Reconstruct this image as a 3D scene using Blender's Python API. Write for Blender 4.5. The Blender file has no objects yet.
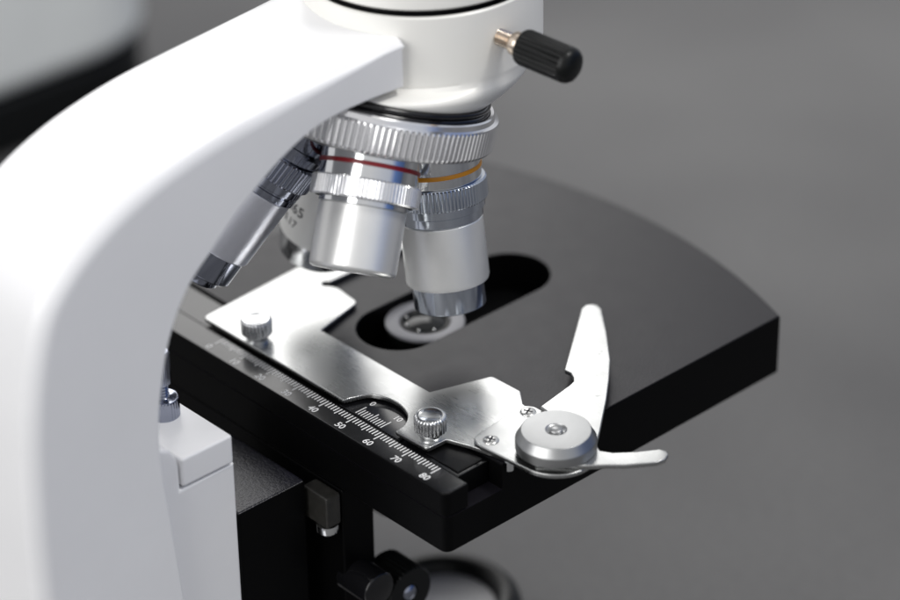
import bpy, bmesh, math, random
from mathutils import Matrix, Vector
random.seed(4)
PI = math.pi
C = bpy.context.collection
K = 0.001                                   # everything is authored in millimetres

# ------------------------------------------------------------------ materials
def mat(name, col, rough=0.5, metal=0.0, spec=0.5, bump=0.0, bscale=400.0, var=0.0, vscale=60.0, aniso=None, coat=0.0, rvar=0.0):
    m = bpy.data.materials.new(name); m.use_nodes = True
    nt = m.node_tree; N = nt.nodes; L = nt.links
    b = N['Principled BSDF']
    b.inputs['Base Color'].default_value = (*col, 1)
    b.inputs['Roughness'].default_value = rough
    b.inputs['Metallic'].default_value = metal
    b.inputs['Specular IOR Level'].default_value = spec
    b.inputs['Coat Weight'].default_value = coat
    b.inputs['Coat Roughness'].default_value = 0.15
    tc = N.new('ShaderNodeTexCoord')
    src = tc.outputs['Object']
    if aniso:
        mp = N.new('ShaderNodeMapping'); mp.inputs['Scale'].default_value = aniso
        L.new(src, mp.inputs['Vector']); src = mp.outputs['Vector']
    if var or rvar:
        n = N.new('ShaderNodeTexNoise'); n.inputs['Scale'].default_value = vscale; n.inputs['Detail'].default_value = 6
        n.inputs['Roughness'].default_value = 0.62
        L.new(src, n.inputs['Vector'])
        if var:
            r = N.new('ShaderNodeValToRGB')
            r.color_ramp.elements[0].position = 0.32; r.color_ramp.elements[1].position = 0.68
            r.color_ramp.elements[0].color = (*[c*(1-var) for c in col], 1)
            r.color_ramp.elements[1].color = (*[min(1, c*(1+var)) for c in col], 1)
            L.new(n.outputs['Fac'], r.inputs['Fac']); L.new(r.outputs['Color'], b.inputs['Base Color'])
        if rvar:
            q = N.new('ShaderNodeMapRange'); q.inputs['From Min'].default_value = 0.3; q.inputs['From Max'].default_value = 0.7
            q.inputs['To Min'].default_value = max(0.02, rough-rvar); q.inputs['To Max'].default_value = rough+rvar
            L.new(n.outputs['Fac'], q.inputs['Value']); L.new(q.outputs['Result'], b.inputs['Roughness'])
    if bump:
        n2 = N.new('ShaderNodeTexNoise'); n2.inputs['Scale'].default_value = bscale; n2.inputs['Detail'].default_value = 3
        L.new(src, n2.inputs['Vector'])
        bp = N.new('ShaderNodeBump'); bp.inputs['Strength'].default_value = bump; bp.inputs['Distance'].default_value = 0.0003
        L.new(n2.outputs['Fac'], bp.inputs['Height']); L.new(bp.outputs['Normal'], b.inputs['Normal'])
    return m

M = {}
M['white']   = mat('white_enamel', (.82, .82, .83), .34, bump=.10, bscale=700, var=.012, vscale=40)
M['warmwhite'] = mat('warm_white_enamel', (.86, .85, .81), .33, bump=.05, bscale=900, var=.012, vscale=40)
M['whitebg'] = mat('pale_enamel', (.76, .775, .75), .4, bump=.05, bscale=700, var=.02)
M['stage']   = mat('black_anodised', (.0095, .0088, .0118), .36, spec=.23, bump=.12, bscale=1500, var=.03, vscale=160, rvar=.02)
M['black']   = mat('black_satin', (.003, .003, .0034), .34, spec=.18, bump=.04, bscale=900, var=.2, rvar=.05)
M['blackshade'] = mat('shaded_black', (.0022, .0022, .0024), .38, spec=.06, bump=.05, bscale=1200)  # darker copy of the black, shade of the sides put into its colour
M['bar']     = mat('black_bar', (.004, .004, .0045), .2, spec=.5, rvar=.04, vscale=80)
M['blackg']  = mat('black_gloss', (.006, .006, .007), .12, rvar=.04, vscale=90)
M['plastic'] = mat('black_plastic', (.0045, .005, .005), .34, spec=.25, bump=.05, bscale=1200)
M['speckle'] = mat('black_wrinkle', (.009, .009, .014), .34, spec=.4, bump=.35, bscale=1600, var=.3, vscale=500)
M['chrome']  = mat('chrome_plate', (.80, .81, .82), .10, 1, rvar=.03, vscale=120)
def sheet_mat():
    m = mat('polished_sheet_steel', (.56, .565, .555), .27, 1)
    nt = m.node_tree; N = nt.nodes; L = nt.links; b = N['Principled BSDF']
    tc = N.new('ShaderNodeTexCoord')
    def noise(sc, det, mp=None):
        n = N.new('ShaderNodeTexNoise'); n.inputs['Scale'].default_value = sc; n.inputs['Detail'].default_value = det
        if mp:
            q = N.new('ShaderNodeMapping'); q.inputs['Scale'].default_value = mp; q.inputs['Rotation'].default_value = (0, 0, .35)
            L.new(tc.outputs['Object'], q.inputs['Vector']); L.new(q.outputs['Vector'], n.inputs['Vector'])
        else: L.new(tc.outputs['Object'], n.inputs['Vector'])
        return n.outputs['Fac']
    def rng(f, a, c, x, y):
        q = N.new('ShaderNodeMapRange'); q.inputs['From Min'].default_value = a; q.inputs['From Max'].default_value = c
        q.inputs['To Min'].default_value = x; q.inputs['To Max'].default_value = y
        L.new(f, q.inputs['Value']); return q.outputs['Result']
    def math_(op, a, c):
        q = N.new('ShaderNodeMath'); q.operation = op; L.new(a, q.inputs[0]); L.new(c, q.inputs[1]); return q.outputs[0]
    smear = noise(95, 6); grain = noise(260, 4, (1, 22, 1)); spots = noise(420, 2); cloud = noise(28, 3)
    L.new(math_('ADD', rng(smear, .3, .7, .24, .33), rng(grain, .35, .65, -.02, .02)), b.inputs['Roughness'])
    tone = math_('MULTIPLY', rng(cloud, .3, .7, .94, 1.03), rng(spots, .22, .27, .6, 1.0))
    mx = N.new('ShaderNodeMixRGB'); mx.blend_type = 'MULTIPLY'; mx.inputs['Fac'].default_value = 1
    mx.inputs['Color1'].default_value = (.47, .475, .47, 1); L.new(tone, mx.inputs['Color2']); L.new(mx.outputs['Color'], b.inputs['Base Color'])
    bp = N.new('ShaderNodeBump'); bp.inputs['Strength'].default_value = .012; bp.inputs['Distance'].default_value = .0002
    L.new(math_('ADD', grain, smear), bp.inputs['Height']); L.new(bp.outputs['Normal'], b.inputs['Normal'])
    return m
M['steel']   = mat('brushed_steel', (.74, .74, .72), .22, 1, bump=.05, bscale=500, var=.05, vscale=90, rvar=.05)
M['sheet']   = sheet_mat()
M['satin']   = mat('satin_aluminium', (.88, .88, .865), .34, .70, bump=.06, bscale=900, var=.03, rvar=.03)
M['satinb']  = mat('satin_blue_aluminium', (.84, .85, .92), .30, .72, bump=.06, bscale=900, var=.04, rvar=.03)
M['turned']  = mat('turned_aluminium', (.42, .425, .425), .36, 1, bump=.05, bscale=700, var=.05)
M['nickel']  = mat('warm_nickel', (.70, .60, .50), .18, 1)
M['ringm']   = mat('knurled_chrome', (.9, .9, .91), .15, .95, rvar=.04)
M['bluesteel'] = mat('blue_grey_chrome', (.60, .64, .71), .13, 1, rvar=.03)
M['dchrome'] = mat('dark_chrome', (.33, .35, .42), .12, 1, rvar=.03)
M['pale']    = mat('pale_satin_barrel', (.83, .83, .81), .45, .55, bump=.04)
M['red']     = mat('red_ring', (.22, .004, .010), .3, bump=.03)
M['yellow']  = mat('amber_ring', (.75, .30, .012), .35, bump=.03)
M['blue']    = mat('blue_ring', (.02, .08, .4), .35)
M['ink']     = mat('white_ink', (.82, .82, .82), .5)
M['inkd']    = mat('dark_ink', (.05, .05, .055), .5)
M['glass']   = mat('coated_lens', (.010, .012, .012), .05, spec=.22)
M['ringgrey']= mat('grey_ring', (.24, .24, .255), .45, spec=.4, bump=.04)
M['brownish']= mat('worn_bracket', (.024, .023, .020), .5, bump=.3, bscale=800, var=.35, vscale=300)
M['lensd']   = mat('condenser_glass', (.012, .013, .013), .05, spec=.25)
M['frost']   = mat('frosted_glass', (.26, .26, .28), .35, spec=.6)

def table_mat():
    m = bpy.data.materials.new('grey_tabletop'); m.use_nodes = True
    nt = m.node_tree; N = nt.nodes; L = nt.links; b = N['Principled BSDF']
    tc = N.new('ShaderNodeTexCoord')
    n = N.new('ShaderNodeTexNoise'); n.inputs['Scale'].default_value = 3.2; n.inputs['Detail'].default_value = 3
    r = N.new('ShaderNodeValToRGB'); r.color_ramp.elements[0].position = .35; r.color_ramp.elements[1].position = .68
    r.color_ramp.elements[0].color = (.072, .071, .073, 1); r.color_ramp.elements[1].color = (.150, .149, .147, 1)
    n2 = N.new('ShaderNodeTexNoise'); n2.inputs['Scale'].default_value = 350; n2.inputs['Detail'].default_value = 4
    mx = N.new('ShaderNodeMixRGB'); mx.blend_type = 'OVERLAY'; mx.inputs['Fac'].default_value = .25
    L.new(tc.outputs['Object'], n.inputs['Vector']); L.new(tc.outputs['Object'], n2.inputs['Vector'])
    L.new(n.outputs['Fac'], r.inputs['Fac']); L.new(r.outputs['Color'], mx.inputs['Color1']); L.new(n2.outputs['Fac'], mx.inputs['Color2'])
    L.new(mx.outputs['Color'], b.inputs['Base Color']); b.inputs['Roughness'].default_value = .6; b.inputs['Specular IOR Level'].default_value = .3
    return m
M['table'] = table_mat()

# ------------------------------------------------------------------ objects
WM = {}
def obj(name, bm, m, parent=None, W=None, smooth=50, side=None):
    """link a bmesh (mm, in the frame W) as one mesh object"""
    me = bpy.data.meshes.new(name)
    bmesh.ops.recalc_face_normals(bm, faces=bm.faces)
    bm.to_mesh(me); bm.free()
    me.transform(Matrix.Scale(K, 4))
    for p in me.polygons: p.use_smooth = True
    me.set_sharp_from_angle(angle=math.radians(smooth))
    me.materials.append(m)
    o = bpy.data.objects.new(name, me); C.objects.link(o)
    if side:                                    # second material on faces not turned up; can carry their shade as colour
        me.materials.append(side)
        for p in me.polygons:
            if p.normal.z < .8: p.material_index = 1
    wn = o.modifiers.new('weighted_normals', 'WEIGHTED_NORMAL'); wn.mode = 'FACE_AREA'; wn.weight = 90; wn.keep_sharp = True
    place(o, parent, W)
    return o
def place(o, parent, W):
    W = (W or Matrix.Identity(4)).copy(); W.translation = W.translation*K
    WM[o] = W
    if parent is not None:
        o.parent = parent; o.matrix_local = WM[parent].inverted() @ W
    else:
        o.matrix_local = W
def thing(name, label, cat, loc):
    o = bpy.data.objects.new(name, None); C.objects.link(o); o.empty_display_size = .02
    place(o, None, Matrix.Translation(loc)); o['label'] = label; o['category'] = cat
    return o
def T(x, y, z): return Matrix.Translation((x, y, z))
def frame(org, d, ref=(0, 0, 1)):
    d = Vector(d).normalized(); r = Vector(ref)
    x = r.cross(d)
    if x.length < 1e-4: x = Vector((1, 0, 0))
    x.normalize(); y = d.cross(x)
    m = Matrix((x, y, d)).transposed().to_4x4(); m.translation = Vector(org)
    return m

# ------------------------------------------------------------------ shapes
def lathe(prof, seg=96, bm=None, teeth=None, close=False):
    """prof: list of (radius, z[, tooth depth]); rings round local z"""
    bm = bm or bmesh.new()
    n = seg if not teeth else teeth*6
    pat = [0, 0, 0, .25, 1, .75]
    rings = []
    for p in prof:
        r, z = p[0], p[1]; td = p[2] if len(p) > 2 else 0
        if r <= 1e-6:
            rings.append([bm.verts.new((0, 0, z))]); continue
        ring = []
        for i in range(n):
            a = 2*PI*i/n
            rr = r - (td*pat[i % 6] if td else 0)
            ring.append(bm.verts.new((rr*math.cos(a), rr*math.sin(a), z)))
        rings.append(ring)
    prs = list(zip(rings[:-1], rings[1:]))
    if close: prs.append((rings[-1], rings[0]))
    for a, b in prs:
        if len(a) == 1 and len(b) == 1: continue
        for i in range(n):
            j = (i+1) % n
            if len(a) == 1: bm.faces.new((a[0], b[i], b[j]))
            elif len(b) == 1: bm.faces.new((a[i], a[j], b[0]))
            else: bm.faces.new((a[i], a[j], b[j], b[i]))
    return bm

def off(pts, d):
    """inset a closed counter-clockwise polygon by d (number or per-vertex list)"""
    n = len(pts); out = []
    for i in range(n):
        p0 = Vector(pts[i-1]); p1 = Vector(pts[i]); p2 = Vector(pts[(i+1) % n])
        e1 = (p1-p0).normalized(); e2 = (p2-p1).normalized()
        n1 = Vector((-e1.y, e1.x)); n2 = Vector((-e2.y, e2.x))
        k = n1+n2
        if k.length < 1e-6: k = n1.copy()
        k.normalize(); c = max(.35, k.dot(n1))
        dd = d[i] if isinstance(d, (list, tuple)) else d
        q = p1 + k*(dd/c); out.append((q.x, q.y))
    return out
def ccw(pts):
    a = sum(pts[i-1][0]*pts[i][1]-pts[i][0]*pts[i-1][1] for i in range(len(pts)))
    return list(pts) if a > 0 else list(pts)[::-1]
def plate(outline, z0, z1, bev=0.3, steps=2, holes=(), bm=None, map3=None, bot=True, scale=None, top=True):
    """a sheet with rounded rims: outline and holes are 2-D polygons; map3 maps (x, y, z) to 3-D"""
    bm = bm or bmesh.new(); f3 = map3 or (lambda x, y, z: (x, y, z))
    loops = [(ccw(outline), 1)] + [(ccw(h), -1) for h in holes]
    lev = []
    prof = [(bev*(1-math.sin(PI/2*k/steps)), bev*(1-math.cos(PI/2*k/steps))) for k in range(steps+1)]
    # prof: (inset, height from the face); first sits on the face
    prof = [(bev*(1-math.sin(PI/2*k/steps)), bev*(1-math.cos(PI/2*k/steps))) for k in range(steps+1)]
    if bot: lev += [(i, z0+h) for i, h in prof]
    else: lev += [(0, z0)]
    lev += [(i, z1-h) for i, h in reversed(prof)] if top else [(0, z1)]
    caps = [[], []]
    for pts, sg in loops:
        prev = None
        for li, (ins, z) in enumerate(lev):
            d = [ins*sg*s for s in scale] if (scale and sg == 1) else ins*sg
            q = off(pts, d) if ins > 1e-9 else pts
            ring = [bm.verts.new(f3(x, y, z)) for x, y in q]
            if prev:
                for i in range(len(ring)):
                    j = (i+1) % len(ring)
                    try: bm.faces.new((prev[i], prev[j], ring[j], ring[i]))
                    except ValueError: pass
            if li == 0: caps[0].append(ring)
            if li == len(lev)-1: caps[1].append(ring)
            prev = ring
    for c in caps:
        es = []
        for ring in c:
            for i in range(len(ring)):
                e = bm.edges.get((ring[i-1], ring[i]))
                es.append(e)
        bmesh.ops.triangle_fill(bm, use_beauty=True, use_dissolve=False, edges=es)
    return bm
def arc(cx, cy, r, a0, a1, n=12):
    return [(cx+r*math.cos(math.radians(a0+(a1-a0)*i/n)), cy+r*math.sin(math.radians(a0+(a1-a0)*i/n))) for i in range(n+1)]
def roundpoly(pts, rad, n=5):
    """round every corner of a polygon; rad is one number or one per corner"""
    out = []; m = len(pts)
    for i in range(m):
        p = Vector(pts[i]); a = Vector(pts[i-1])-p; b = Vector(pts[(i+1) % m])-p
        r = rad[i] if isinstance(rad, (list, tuple)) else rad
        la, lb = a.length, b.length
        if r <= 0: out.append((p.x, p.y)); continue
        a.normalize(); b.normalize()
        ang = math.acos(max(-1, min(1, a.dot(b))))
        if ang > PI-.02: out.append((p.x, p.y)); continue
        t = min(r/math.tan(ang/2), la*.48, lb*.48)
        A = p+a*t; B = p+b*t
        for k in range(n+1):
            s = k/n; q = A*(1-s)**2 + p*2*s*(1-s) + B*s*s
            out.append((q.x, q.y))
    return out
def spline(pts, n=6):
    """open Catmull-Rom through points"""
    P = [Vector(p) for p in pts]; out = []
    for i in range(len(P)-1):
        p0 = P[max(0, i-1)]; p1 = P[i]; p2 = P[i+1]; p3 = P[min(len(P)-1, i+2)]
        for k in range(n):
            t = k/n
            q = .5*((2*p1)+(p2-p0)*t+(2*p0-5*p1+4*p2-p3)*t*t+(3*p1-p0-3*p2+p3)*t**3)
            out.append((q.x, q.y))
    out.append(tuple(P[-1])); return out
def box(x0, x1, y0, y1, z0, z1, b=.4, seg=2, bm=None):
    tmp = bmesh.new(); bmesh.ops.create_cube(tmp, size=1)
    for v in tmp.verts:
        v.co = Vector(((x0+x1)/2+v.co.x*(x1-x0), (y0+y1)/2+v.co.y*(y1-y0), (z0+z1)/2+v.co.z*(z1-z0)))
    if b: bmesh.ops.bevel(tmp, geom=tmp.edges[:], offset=b, segments=seg, profile=.5, affect='EDGES')
    if bm is None: return tmp
    me = bpy.data.meshes.new('t'); tmp.to_mesh(me); tmp.free(); bm.from_mesh(me); bpy.data.meshes.remove(me)
    return bm
def join(bm, other, X=None):
    me = bpy.data.meshes.new('t'); other.to_mesh(me); other.free()
    if X: me.transform(X)
    bm.from_mesh(me); bpy.data.meshes.remove(me); return bm
def text_bm(s, size, spacing=1.0):
    cu = bpy.data.curves.new('t', 'FONT'); cu.body = s; cu.size = size; cu.align_x = 'CENTER'; cu.align_y = 'CENTER'
    cu.space_character = spacing; cu.resolution_u = 3; cu.offset = size*.014
    o = bpy.data.objects.new('t', cu); C.objects.link(o)
    dg = bpy.context.evaluated_depsgraph_get(); me = bpy.data.meshes.new_from_object(o.evaluated_get(dg))
    bm = bmesh.new(); bm.from_mesh(me)
    bpy.data.objects.remove(o); bpy.data.curves.remove(cu); bpy.data.meshes.remove(me)
    return bm
def quad(bm, x0, x1, y0, y1, z):
    bm.faces.new([bm.verts.new(p) for p in ((x0, y0, z), (x1, y0, z), (x1, y1, z), (x0, y1, z))])

# ------------------------------------------------------------------ setting
TZ = -125
tb = bmesh.new()
bmesh.ops.create_grid(tb, x_segments=8, y_segments=8, size=2600)
t = obj('tabletop', tb, M['table'], None, T(-600, 700, TZ)); t['kind'] = 'structure'

# ------------------------------------------------------------------ the microscope
root = thing('microscope', 'white microscope in front, silver objectives above a black stage', 'microscope', (0, -60, TZ))
YZ = lambda y, z, x: (x, y, z)

# arm: a rounded profile in the Y-Z plane
outer = spline([(-23.2, 92.5), (-30, 92.4), (-51, 91.2), (-71.5, 89.6), (-86, 87.2), (-99.5, 83.4), (-111.5, 77.8), (-121.5, 70.4),
                (-128.8, 60.5), (-133.6, 41.5), (-135.6, 19), (-136, -8), (-135.5, -50), (-134, -112)])
inner = spline([(-92, -112), (-93.5, -60), (-95.6, -28.5), (-97.9, -1.6), (-99.2, 15.5), (-98.1, 28.5), (-94.4, 42.8), (-88.6, 53.3),
                (-80.9, 60.5), (-70.4, 69.1), (-56.5, 77.2), (-43.5, 80.3), (-23.2, 80.2)])
ol = outer+inner
sc = [min(1.0, max(.3, .3+(-30-q[0])/55)) for q in outer]+[.3]*len(inner)
if sum(ol[i-1][0]*ol[i][1]-ol[i][0]*ol[i-1][1] for i in range(len(ol))) < 0: sc = sc[::-1]
arm = obj('arm', plate(ol, -20.3, 20.3, 4.6, 7, map3=YZ, scale=sc), M['white'], root, smooth=40)

# base and illuminator, under the stage
base_o = roundpoly([(-36, 22), (-36, -60), (-60, -150), (60, -150), (36, -60), (36, 22)], 12)
obj('base', plate(base_o, TZ, -110, 3, 4), M['white'], root)
il = obj('illuminator', lathe([(0, -110), (21, -110), (21, -90), (20.4, -88), (19.2, -86.6), (17.6, -86.0), (15.4, -86.4), (14.0, -88), (13.4, -92), (0, -92)]), M['plastic'], root, T(2, 2, 0))
obj('lens', lathe([(0, -91.4), (8, -91), (13.8, -89.8)][::-1]), M['frost'], il, T(2, 2, 0))

# focusing block on the arm
fb_o = [(-110, -112), (-76.6, -112), (-76.6, -.3), (-92.6, -.3), (-92.6, 6), (-93.2, 9), (-94.8, 11.6), (-97.5, 13), (-104, 13.5), (-110, 13.5)]
fb = obj('focus_block', plate(fb_o, -16.7, 16.7, .9, 3, map3=YZ), M['white'], root)
obj('cap', box(-17, 17, -92.1, -77, .25, 8, .7, 3), M['white'], fb)
ss = obj('stop_screw', lathe([(0, 8), (3.9, 8), (3.9, 8.3, .18), (3.9, 12.4, .18), (3.6, 12.9), (1.7, 12.9), (1.55, 13), (1.3, 13.4), (1.55, 13.8), (1.3, 14.2), (1.55, 14.6), (1.3, 15), (1.55, 15.4),
         (1.3, 15.8), (1.55, 16.2), (1.4, 16.6), (2.2, 16.8), (2.3, 17, .12), (2.3, 25, .12), (2.0, 25.5), (0, 25.6)], teeth=30), M['dchrome'], root, T(-1.2, -83, 0))

# stage carriage under the stage
cb = obj('stage_carriage', box(-17.2, 17.2, -76.9, -56, -108, -14.6, .8, 2), M['speckle'], root, side=M['blackshade'])
obj('rack_column', box(-50, 23.5, -50.0, -40, -108, -17.6, .6, 2), M['blackshade'], root)
hb = obj('hanger_block', box(14.5, 23.5, -55, -50.5, -26.6, -17.8, .5, 2), M['brownish'], root)
obj('cap_screw', lathe([(0, -30.2), (2.3, -30.2), (2.8, -29.7), (2.8, -27.7), (0, -27.7)], 48), M['chrome'], hb, T(21.0, -52.8, 1))

# stage: the front plate, recessed at the back for the mechanical slide
ch = -32.2
front = [(x, 64.8+12.4*(1-(x/61.0)**2)) for x in [61-122*i/40 for i in range(41)]]
so = roundpoly([(-61, ch), (61, ch)], 0) + front
slot = arc(-1.8, -8.3, 10.7, 180, 360, 20) + arc(-1.8, 30, 10.7, 0, 180, 20)
st = plate(so, -6.9, 0, .5, 3, holes=[slot], bot=False)
led = roundpoly([(-61, -50.2), (61, -50.2)], 0) + front
led = roundpoly(led, [2.5, 2.5]+[0]*len(front))
plate(led, -17, -6.9, .5, 3, bm=st, holes=[slot], top=False)
stage = obj('stage', st, M['stage'], root, side=M['blackshade'])
# dark floor of the light well
obj('light_well', plate(arc(-1.8, -8.3, 12.2, 180, 360, 16)+arc(-1.8, 30, 12.2, 0, 180, 16), -16.6, -11, .2, 1), M['black'], stage)
# condenser
cd = obj('condenser', lathe([(0, -52), (19, -52), (20, -50), (20, -17.4), (10.6, -17.2), (9.6, -10), (9.6, -3.2), (0, -3.2)]), M['plastic'], root, T(-2.6, 1.2, 0))
obj('top_ring', lathe([(6.4, -3.3), (9.9, -3.3), (10.2, -3.0), (10.2, -2.5), (9.8, -2.2), (6.9, -2.2), (6.5, -2.6)], close=True), M['ringgrey'], cd, T(-2.6, 1.2, 0))
obj('bezel', lathe([(5.1, -3.15), (5.4, -2.75), (5.9, -2.45), (6.3, -2.5), (6.6, -3.1)]), M['black'], cd, T(-2.6, 1.2, 0))
glints = bmesh.new()  # added beads standing in for bright reflections on the condenser lens
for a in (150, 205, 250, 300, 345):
    bmesh.ops.create_icosphere(glints, subdivisions=2, radius=.42, matrix=Matrix.Translation((5.1*math.cos(math.radians(a)), 5.1*math.sin(math.radians(a)), -2.45)))
obj('glint_bead', glints, M['steel'], cd, T(-2.6, 1.2, 0))
obj('lens', lathe([(5.3, -3.1), (4.4, -2.7), (3.2, -2.35), (1.6, -2.1), (0, -2.0)], 64), M['lensd'], cd, T(-2.6, 1.2, 0))
ck = obj('condenser_knob', lathe([(0, 12), (2.6, 12), (2.8, 15), (2.8, 19), (6.6, 19), (7.2, 19.6, .25), (7.2, 29.4, .25), (6.7, 30), (2.4, 30), (2.2, 29.6), (0, 29.6)], teeth=32), M['plastic'], root, frame((0, -34.5, -52.5), (1, 0, 0)))
obj('end_cap', lathe([(0, 30.4), (1.6, 30.3), (2.1, 29.7)], 32), M['dchrome'], ck, frame((0, -34.5, -52.5), (1, 0, 0)))
obj('collar', lathe([(0, 0), (4.4, 0), (4.8, .5), (4.8, 10.6), (4.2, 11.2), (0, 11.2)], 48), M['blackg'], ck, frame((20.5, -45.8, -45), (1, 0, 0)))

# scale bar with its engraved millimetres
sb_o = roundpoly([(-61.2, -50.5), (61.1, -50.5), (61.1, -43), (-61.2, -43)], [2.2, 2.2, .6, .6])
sb = obj('scale_bar', plate(sb_o, -6.5, 0, .45, 3), M['bar'], root, side=M['blackshade'])
mk = bmesh.new(); ZM = .035
for i in range(81):
    x = i-28.0
    y0 = -46.7 if i % 10 == 0 else (-46.1 if i % 5 == 0 else -45.5)
    quad(mk, x-.17, x+.17, y0, -43.5, ZM)
for i in range(0, 81, 10):
    join(mk, text_bm(str(i), 2.75), T(i-28.0, -48.55, ZM))
obj('scale_markings', mk, M['ink'], sb)

# carriage of the mechanical slide, sunk in the channel
cr = obj('slide_carriage', box(-61, 56.5, -42.4, ch-.35, -6.8, -.8, .3, 2), M['bar'], root, side=M['blackshade'])
obj('rivet', lathe([(0, -.45), (.5, -.5), (.8, -.78)], 20), M['brownish'], cr, T(49.8, -37, 0))
obj('cover_panel', box(44.4, 55.4, -41.2, -33.2, -.78, -.42, .15, 1), M['black'], cr)
rk = bmesh.new()
for i in range(110):
    x = -58+i*1.0
    if x < 47: box(x, x+.55, -42.95, -42.45, -3, -.5, 0, bm=rk)
obj('rack_teeth', rk, M['black'], cr)
vn = obj('vernier_plate', plate(arc(25.4, -42.3, 11, 0, 180, 24), -.77, -.3, .12, 1), M['blackg'], root)
vm = bmesh.new()
for i in range(11):
    x = 20.0+i*.9
    quad(vm, x-.15, x+.15, -41.9, -38.4 if i % 5 == 0 else -39.4, -.26)
join(vm, text_bm('0', 2.5), T(20.0, -36.4, -.26)); join(vm, text_bm('10', 2.5), T(29.1, -36.4, -.26))
obj('vernier_markings', vm, M['ink'], vn)

# slide holder plate
win = [(34.6, -41.9), (34.0, -38.6), (31.6, -35.4), (28.2, -33.8), (24.6, -33.4), (21, -34.2), (17.8, -36.4), (15.7, -41.9)]
win = spline(win, 5)
hp = [(-38.2, -42.2), (15.2, -42.0)] + win[::-1] + [(35.4, -42.0), (45.4, -41.6), (45.6, -35.6), (51.2, -33.5), (62.5, -30.6), (68, -24), (61, -14), (47, -12.0), (42.6, -8.5), (32.8, -8.7),
      (27.6, -24.6), (-12.7, -24.8), (-16.7, -9.2), (-25.3, -8.2)] + arc(-28.5, -8.6, 1.5, -20, -200, 10)[0:0] + [(-27.4, -9.0), (-28.6, -10.2), (-30.2, -10.0), (-30.6, -8.6), (-29.5, -7.3),
      (-29.4, 30), (-42.8, 30), (-40.6, -10)]
rr = [1.6, .5] + [0]*len(win) + [.5, 1.4, .6, .8, 2, 3, 2, .8, 1, 1.2, .3, .3, 1.3, 1.2] + [.4, .8, .8, .8, .4] + [2, 2, 5]
holder = obj('slide_holder', plate(roundpoly(hp, rr, 4), .3, 1.45, .22, 2), M['sheet'], root)
def thumb(x, y, h=0.0):
    prof = [(2.7, 1.46), (2.7, 1.9), (2.9, 2.1), (2.9, 3.3+h), (3.6, 3.4+h), (3.95, 3.7+h, .34), (3.95, 7.0+h, .34), (3.6, 7.5+h), (3.1, 7.75+h), (2.7, 7.6+h), (0, 7.5+h)]
    return obj('thumb_screw', lathe(prof, teeth=26), M['chrome'], holder, T(x, y, 0))
thumb(42.2, -37.6); thumb(-20.8, -38.8, -.3)

# spring clip on the right end of the holder: base plate, finger, pivot cap
def hull(circs, n=40):
    pts = [(x+r*math.cos(2*PI*i/n), y+r*math.sin(2*PI*i/n)) for x, y, r in circs for i in range(n)]
    pts = sorted(set(pts))
    def half(ps):
        h = []
        for q in ps:
            while len(h) > 1 and (h[-1][0]-h[-2][0])*(q[1]-h[-2][1])-(h[-1][1]-h[-2][1])*(q[0]-h[-2][0]) <= 0: h.pop()
            h.append(q)
        return h
    a = half(pts); b = half(pts[::-1]); return a[:-1]+b[:-1]
DX, DY = 68.3, -21.8
obj('clip_base', plate(hull([(53.6, -29.9, 3.2), (51.8, -15.2, 3.2), (DX, DY, 9.9)]), 1.47, 2.6, .25, 2), M['sheet'], holder)
for x, y in ((51.8, -14.9), (54.4, -29.6)):
    s = lathe([(2.0, 2.62), (1.9, 2.8), (1.5, 2.95), (.0, 3.02)], 40)
    so_ = obj('cross_head_screw', s, M['steel'], holder, T(x, y, 0))
    cross = bmesh.new()
    for a in (25, 115):
        join(cross, box(-1.15, 1.15, -.24, .24, 2.9, 3.06, 0), Matrix.Rotation(math.radians(a), 4, 'Z'))
    obj('cross_recess', cross, M['inkd'], so_, T(x, y, 0))
fin = [(56, -12.6), (53.4, -12.3), (51.5, -.6), (51.0, 1.2), (49.8, 2.4), (47.6, 3.5), (45.7, 3.4), (28.2, 26.8), (27.7, 28.7), (28.4, 30.2), (29.8, 30.8), (31.7, 30.1),
       (40.7, 22.9), (50.2, 14.6), (56.4, 7.9), (62.3, 1.0), (70.8, -9.8), (74.2, -14.4), (76.6, -15.6), (79.2, -14.1), (82.8, -9.8), (85.7, -5.2), (87.3, -4.5), (88.6, -5.2), (89.5, -7.2),
       (89, -9.5), (84.8, -15.6), (81.7, -18.8), (78.6, -22.5), (70, -30), (60, -24)]
finger = obj('clip_finger', plate(fin, 2.62, 3.9, .28, 2), M['sheet'], holder)
pc = obj('pivot_cap', lathe([(9.3, 3.92), (9.6, 4.1), (9.6, 6.3), (9.35, 6.6), (8.3, 8.55), (8.1, 8.7), (2.6, 8.7), (2.3, 8.3), (1.5, 8.2), (0, 8.2)], 96), M['turned'], holder, T(DX, DY, 0))
obj('rivet', lathe([(1.6, 8.22), (1.6, 8.75), (1.4, 8.95), (0, 9.0)], 32), M['turned'], pc, T(DX, DY, 0))
obj('stop_pin', lathe([(0, .2), (1.1, .2), (1.1, 2.5), (0, 2.5)], 24), M['chrome'], holder, T(62.5, -31.4, -1.0))

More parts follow.
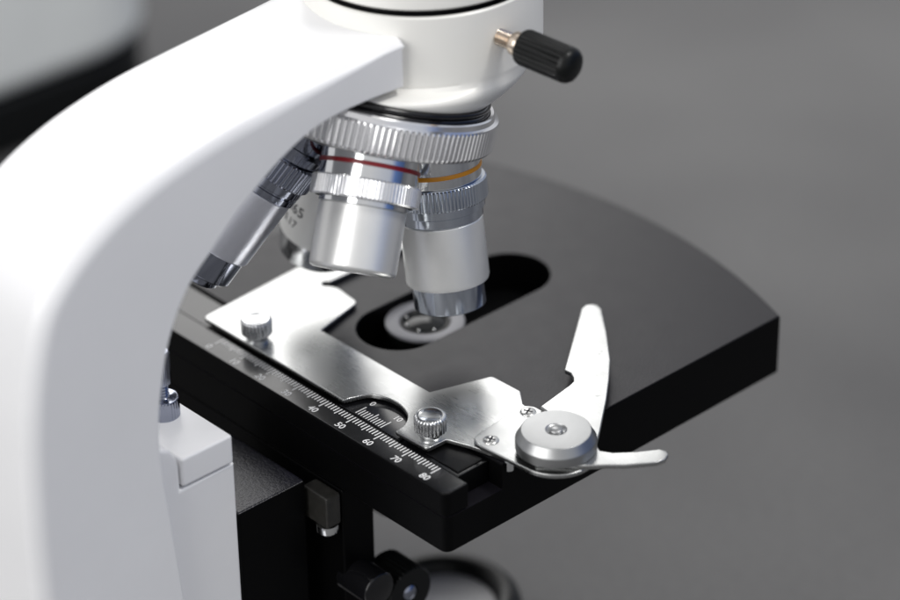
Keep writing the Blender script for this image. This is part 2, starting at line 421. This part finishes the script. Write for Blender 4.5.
# ---------------------------------------------------------------- head
head_bm = bmesh.new()
HR = 28.9
a_t = math.radians(18.9); A0 = Vector((-1.2, -2.0, 107.5)); ax = Vector((0, -math.sin(a_t), -math.cos(a_t)))
e1 = Vector((0, math.cos(a_t), -math.sin(a_t))); e2 = Vector((1, 0, 0))
rings = []; n = 96
def ring_flat(r, z): return [Vector((r*math.cos(2*PI*i/n), r*math.sin(2*PI*i/n), z)) for i in range(n)]
def ring_tilt(r, s):
    c = A0+ax*s; return [c+e2*(r*math.cos(2*PI*i/n))+e1*(r*math.sin(2*PI*i/n)) for i in range(n)]
RT = [ring_flat(HR-.5, 97.4), ring_flat(HR, 97.0), ring_flat(HR, 80.2), ring_flat(HR-.25, 79.4)]
lowA = ring_flat(HR-.9, 78.6); lowB = ring_tilt(27.2, 37.0)
for k in range(1, 9):
    s = k/8; bl = 2.2*math.sin(PI*s)*.9
    RT.append([a.lerp(b, s)+Vector((a.x, a.y, 0)).normalized()*bl for a, b in zip(lowA, lowB)])
RT.append(ring_tilt(26.2, 37.5)); RT.append(ring_tilt(10, 37.6))
prev = None
for rg in RT:
    vs = [head_bm.verts.new(v) for v in rg]
    if prev:
        for i in range(n): head_bm.faces.new((prev[i], prev[(i+1) % n], vs[(i+1) % n], vs[i]))
    prev = vs
head = obj('head', head_bm, M['warmwhite'], root, smooth=40)
obj('groove_ring', lathe([(HR-2.4, 96.8), (HR-1.5, 97.1), (HR-1.5, 99.2), (HR-2.4, 99.5)]), M['black'], head)
obj('eyepiece_head', lathe([(HR-2.6, 98.9), (HR-.6, 98.9), (HR, 99.5), (HR, 119), (HR-2, 121), (15, 128), (14, 150), (0, 150)]), M['warmwhite'], root)
# clamp screw on the head
cs0 = Vector((28.2, -1.95, 89.4)); cdir = Vector((math.cos(.131), math.sin(.131), -.06))
W = frame(cs0, cdir)
prof = [(0, -3), (1.5, -3)]
for i in range(9): prof += [(2.05, -1.6+i*.72), (2.0, -1.5+i*.72), (1.5, -1.2+i*.72), (1.5, -1.12+i*.72)]
prof += [(2.0, 4.6), (2.0, 4.9), (2.75, 5.0), (2.9, 5.3), (2.9, 7.1), (2.7, 7.4), (0, 7.4)]
cs = obj('clamp_screw', lathe(prof, 40), M['nickel'], root, W)
obj('grip', lathe([(0, 7.42), (3.2, 7.42), (4.1, 7.7), (4.35, 8.3, .42), (4.35, 20.3, .42), (4.35, 20.5), (4.2, 21.3), (3.7, 22.1), (2.6, 22.8), (0, 23.1)], teeth=20), M['plastic'], cs, W)

# ---------------------------------------------------------------- nosepiece
TW = frame(A0, ax); 
np_ = obj('nosepiece', lathe([(0, 47.4), (26, 47.4), (30.2, 47.9), (30.2, 48.2), (3.5, 57.0), (0, 57.2)]), M['turned'], root, TW)
obj('knurled_ring', lathe([(28.5, 40.0), (28.6, 39.2), (29.3, 39.0), (29.7, 39.3), (29.9, 40.5), (30.9, 40.7), (31.15, 41.2, .55), (31.15, 47.2, .55), (30.6, 47.9), (30.3, 48.05), (29, 48.0)], teeth=128), M['ringm'], np_, TW, smooth=25)
obj('bearing_ring', lathe([(20, 36.4), (27.2, 36.6), (28.1, 37.0), (28.3, 37.5), (28.1, 38.1), (27.6, 38.3), (28.2, 38.6), (28.4, 39.2), (28.4, 40.2), (20, 40.2)]), M['blackg'], np_, TW)

def odir(k, psi=math.radians(35.6)):
    w = psi+k*PI/2; g = a_t+(math.radians(1.2) if k == 2 else 0)
    return ax*math.cos(g)+(e1*math.cos(w)+e2*math.sin(w))*math.sin(g)
def objective(k, prof, collar, teeth, body_m, band=None, band_m=None, tip=None, tip_m=None, parts=()):
    d = odir(k); W = frame(A0, d, ref=(1, 0, 0))
    if k == 2:
        d = Vector((-18.24+11.72, -52.9+39.3, 35.9-54.3)).normalized()
        W = frame(Vector((-11.72, -39.3, 54.3))-d*67.0, d, ref=(1, 0, 0))
    o = obj('objective', lathe(prof, 96), body_m, root, W)
    obj('knurled_collar', lathe(collar, teeth=teeth), {0: M['bluesteel'], 2: M['dchrome']}.get(k, M['ringm']), o, W, smooth=25)
    if band: obj('colour_band', lathe(band, 96, close=True), band_m, o, W)
    if tip: obj('front_mount', lathe(tip, 96), tip_m or M['chrome'], o, W)
    for nm, pf, mm in parts: obj(nm, lathe(pf, 96), mm, o, W)
    return o, W
def knurl(r, s0, s1, dep=.3): return [(r-1.2, s0), (r-.35, s0+.05), (r, s0+.4, dep), (r, s1-.4, dep), (r-.35, s1-.05), (r-1.4, s1)]
def bandp(r, s, h=.65): return [(r-.6, s-h), (r+.15, s-h*.8), (r+.28, s), (r+.15, s+h*.8), (r-.6, s+h)]
# short one, red band (front)
o0, W0 = objective(1, [(9.4, 66.6), (10.2, 66.7), (10.4, 67.1), (10.4, 80.9), (10.1, 81.7), (9.3, 82.1), (6.0, 82.1), (5.7, 81.4), (5.4, 79), (0, 79)],
    knurl(13.0, 60.4, 65.4), 88, M['satin'], bandp(11.7, 57.0), M['red'], None, None,
    [('upper_ring', [(8, 50), (11.7, 50), (11.7, 60.4), (11, 60.6)], M['chrome']), ('neck_ring', [(10.6, 65.2), (10.6, 66.5), (9.6, 66.8)], M['chrome'])])
o0['label'] = 'short silver objective with a dark red band'
obj('lens', lathe([(5.4, 80.4), (4, 80.9), (0, 81.2)], 48), M['glass'], o0, W0)
# working one, amber band
o1, W1 = objective(0, [(9.2, 72.0), (9.9, 72.1), (10.15, 72.5), (10.25, 80), (10.3, 87.4), (10.1, 88.2), (9.2, 88.5), (0, 88.5)],
    knurl(12.0, 62.0, 67.4), 80, M['satin'], bandp(10.9, 59.0), M['yellow'],
    [(8.2, 88.3), (8.9, 88.5), (8.9, 94.5), (8.6, 94.9), (4.0, 95.1), (3.6, 94.8), (0, 94.8)], M['bluesteel'],
    [('upper_ring', [(8, 50), (10.9, 50), (10.9, 61.9), (10, 62.1)], M['chrome']), ('neck_ring', [(11.0, 67.3), (11.0, 69.4), (10.3, 69.8), (10.3, 71.8), (9.4, 72.1)], M['bluesteel'])])
o1['label'] = 'silver objective with an amber band over the light well'
obj('lens', lathe([(3.6, 94.5), (2, 94.9), (0, 95.0)], 48), M['glass'], o1, W1)
# the long dark one towards the arm
o2, W2 = objective(2, [(9.2, 72.0), (9.8, 72.1), (10.1, 72.4), (10.1, 90.0), (9.8, 90.5), (0, 90.5)],
    knurl(11.4, 61.4, 67.6), 56, M['satinb'], None, None,
    [(9.4, 90.4), (9.5, 97.0), (9.1, 97.4), (7.4, 97.4), (7.4, 99.4), (7.0, 99.8), (2.4, 99.9), (2.2, 99.5), (0, 99.5)], M['dchrome'],
    [('upper_ring', [(8, 50), (10.6, 50), (10.6, 57.6), (10.9, 57.8), (10.9, 58.6), (9.8, 58.8), (9.8, 61.5)], M['dchrome']),
     ('neck_ring', [(10.6, 67.5), (10.6, 69.6), (10.2, 69.8), (10.2, 70.2), (10.5, 70.4), (10.5, 71.9), (9.6, 72.1)], M['dchrome'])])
o2['label'] = 'long dark objective leaning towards the arm'
# the far pale one
o3, W3 = objective(3, [(9.2, 70.0), (10.2, 70.1), (10.5, 70.5), (10.5, 90.2), (10.3, 90.6), (0, 90.6)],
    knurl(12.0, 60.0, 66.0), 64, M['pale'], bandp(10.9, 57.0), M['blue'],
    [(10.15, 90.5), (10.0, 91.5), (9.3, 96.6), (8.8, 97.4), (5, 98.3), (3, 98.5), (0, 98.3)], M['chrome'],
    [('upper_ring', [(8, 50), (10.9, 50), (10.9, 60.0)], M['chrome']), ('neck_ring', [(10.8, 65.9), (10.8, 69.8), (9.8, 70.1)], M['chrome'])])
o3['label'] = 'pale objective with grey numbers, hidden behind the others'
def wrap(s, size, r, srow, ang0):
    """lettering wrapped round the barrel; ang0 is where the last letter ends; letters stand towards the nosepiece"""
    bm = text_bm(s, size, 1.05)
    xs = max(v.co.x for v in bm.verts)
    for v in bm.verts:
        a = ang0-(xs-v.co.x)/r*WRAP; v.co = Vector((r*math.cos(a), r*math.sin(a), srow-v.co.y))
    return bm
WRAP = -1
cam_pos = Vector((470.8447, -420.5263, 381.8711))
loc = W3.inverted() @ cam_pos; ac = math.atan2(loc.y, loc.x)
tx = wrap('40/0.65', 4.0, 10.55, 81.4, ac+.50)
join(tx, wrap('160/0.17', 3.0, 10.55, 85.6, ac+.60))
obj('engraved_numbers', tx, M['inkd'], o3, W3)

# ------------------------------------------------------------------ second microscope, out of focus behind
r2 = thing('microscope', 'blurred pale microscope on the table behind, cut off by the frame', 'microscope', (-455, 110, TZ))
bo = roundpoly([(-518, -12), (-347, -12), (-347, 187), (-518, 187)], 45, 10)
obj('foot_plate', plate(off(ccw(bo), 1), TZ, -102, 2, 2), M['plastic'], r2)
obj('base', plate(bo, -102, -45, 9, 6), M['whitebg'], r2)
obj('arm', plate(roundpoly([(-486, 30), (-430, 30), (-430, 80), (-486, 80)], 12), -45.5, 120, 4, 3), M['whitebg'], r2)

# ------------------------------------------------------------------ light
def area(name, loc, target, size, power, col=(1, 1, 1), sy=None):
    l = bpy.data.lights.new(name, 'AREA'); l.energy = power; l.color = col
    l.shape = 'RECTANGLE'; l.size = size; l.size_y = sy or size
    o = bpy.data.objects.new(name, l); C.objects.link(o)
    d = Vector(target)-Vector(loc); o.location = loc
    o.rotation_euler = d.to_track_quat('-Z', 'Y').to_euler()
    return o
area('window_light', (-1.72, .98, 1.15), (0, 0, 0), 1.35, 13.5, (1, .99, .975), 1.1)
area('key_light', (.75, .5, 1.65), (0, 0, 0), .38, 14, (1, .985, .96))
area('room_light', (.05, -1.8, 1.0), (0, -.05, .03), 1.6, 26, (1, .995, .985))

w = bpy.data.worlds.new('World'); bpy.context.scene.world = w; w.use_nodes = True
nt = w.node_tree; N = nt.nodes; L = nt.links
bg = N['Background']; tc = N.new('ShaderNodeTexCoord')
vm_ = N.new('ShaderNodeVectorMath'); vm_.operation = 'DOT_PRODUCT'; vm_.inputs[1].default_value = Vector((.62, .78, -.1)).normalized()
L.new(tc.outputs['Generated'], vm_.inputs[0])
cr_ = N.new('ShaderNodeValToRGB'); E_ = cr_.color_ramp.elements
E_[0].position = .0; E_[0].color = (.62, .62, .63, 1)
E_[1].position = 1.0; E_[1].color = (.05, .08, .17, 1)
e = E_.new(.5); e.color = (.62, .62, .63, 1)
e = E_.new(.86); e.color = (.45, .48, .55, 1)
e = E_.new(.93); e.color = (.10, .17, .38, 1)
mr = N.new('ShaderNodeMapRange'); mr.inputs['From Min'].default_value = -1; mr.inputs['From Max'].default_value = 1
L.new(vm_.outputs['Value'], mr.inputs['Value']); L.new(mr.outputs['Result'], cr_.inputs['Fac'])
L.new(cr_.outputs['Color'], bg.inputs['Color']); bg.inputs['Strength'].default_value = 1.0

# ------------------------------------------------------------------ camera (solved from the photograph's scale marks and edges)
cam = bpy.data.cameras.new('Camera'); co = bpy.data.objects.new('Camera', cam); C.objects.link(co)
yaw, pitch, roll = 2.4037, .5379, -.0155
f = Vector((math.cos(pitch)*math.cos(yaw), math.cos(pitch)*math.sin(yaw), -math.sin(pitch)))
r = Vector((math.sin(yaw), -math.cos(yaw), 0)); u = r.cross(f)
r_, u_ = math.cos(roll)*r+math.sin(roll)*u, -math.sin(roll)*r+math.cos(roll)*u
mw = Matrix((r_, u_, -f)).transposed().to_4x4(); mw.translation = cam_pos*K
co.matrix_world = mw
cam.sensor_width = 36; cam.lens = 2913.27/900*36; cam.clip_start = .05; cam.clip_end = 30
cam.dof.use_dof = True
fp = Vector((40, -29, 3)); cam.dof.focus_distance = (fp-cam_pos).dot(f)*K
cam.dof.aperture_fstop = 6.6
sc_ = bpy.context.scene; sc_.camera = co
sc_.view_settings.view_transform = 'Standard'; sc_.view_settings.look = 'None'; sc_.view_settings.exposure = 0
sc_.render.engine = 'CYCLES'; sc_.cycles.use_denoising = True; sc_.cycles.max_bounces = 8
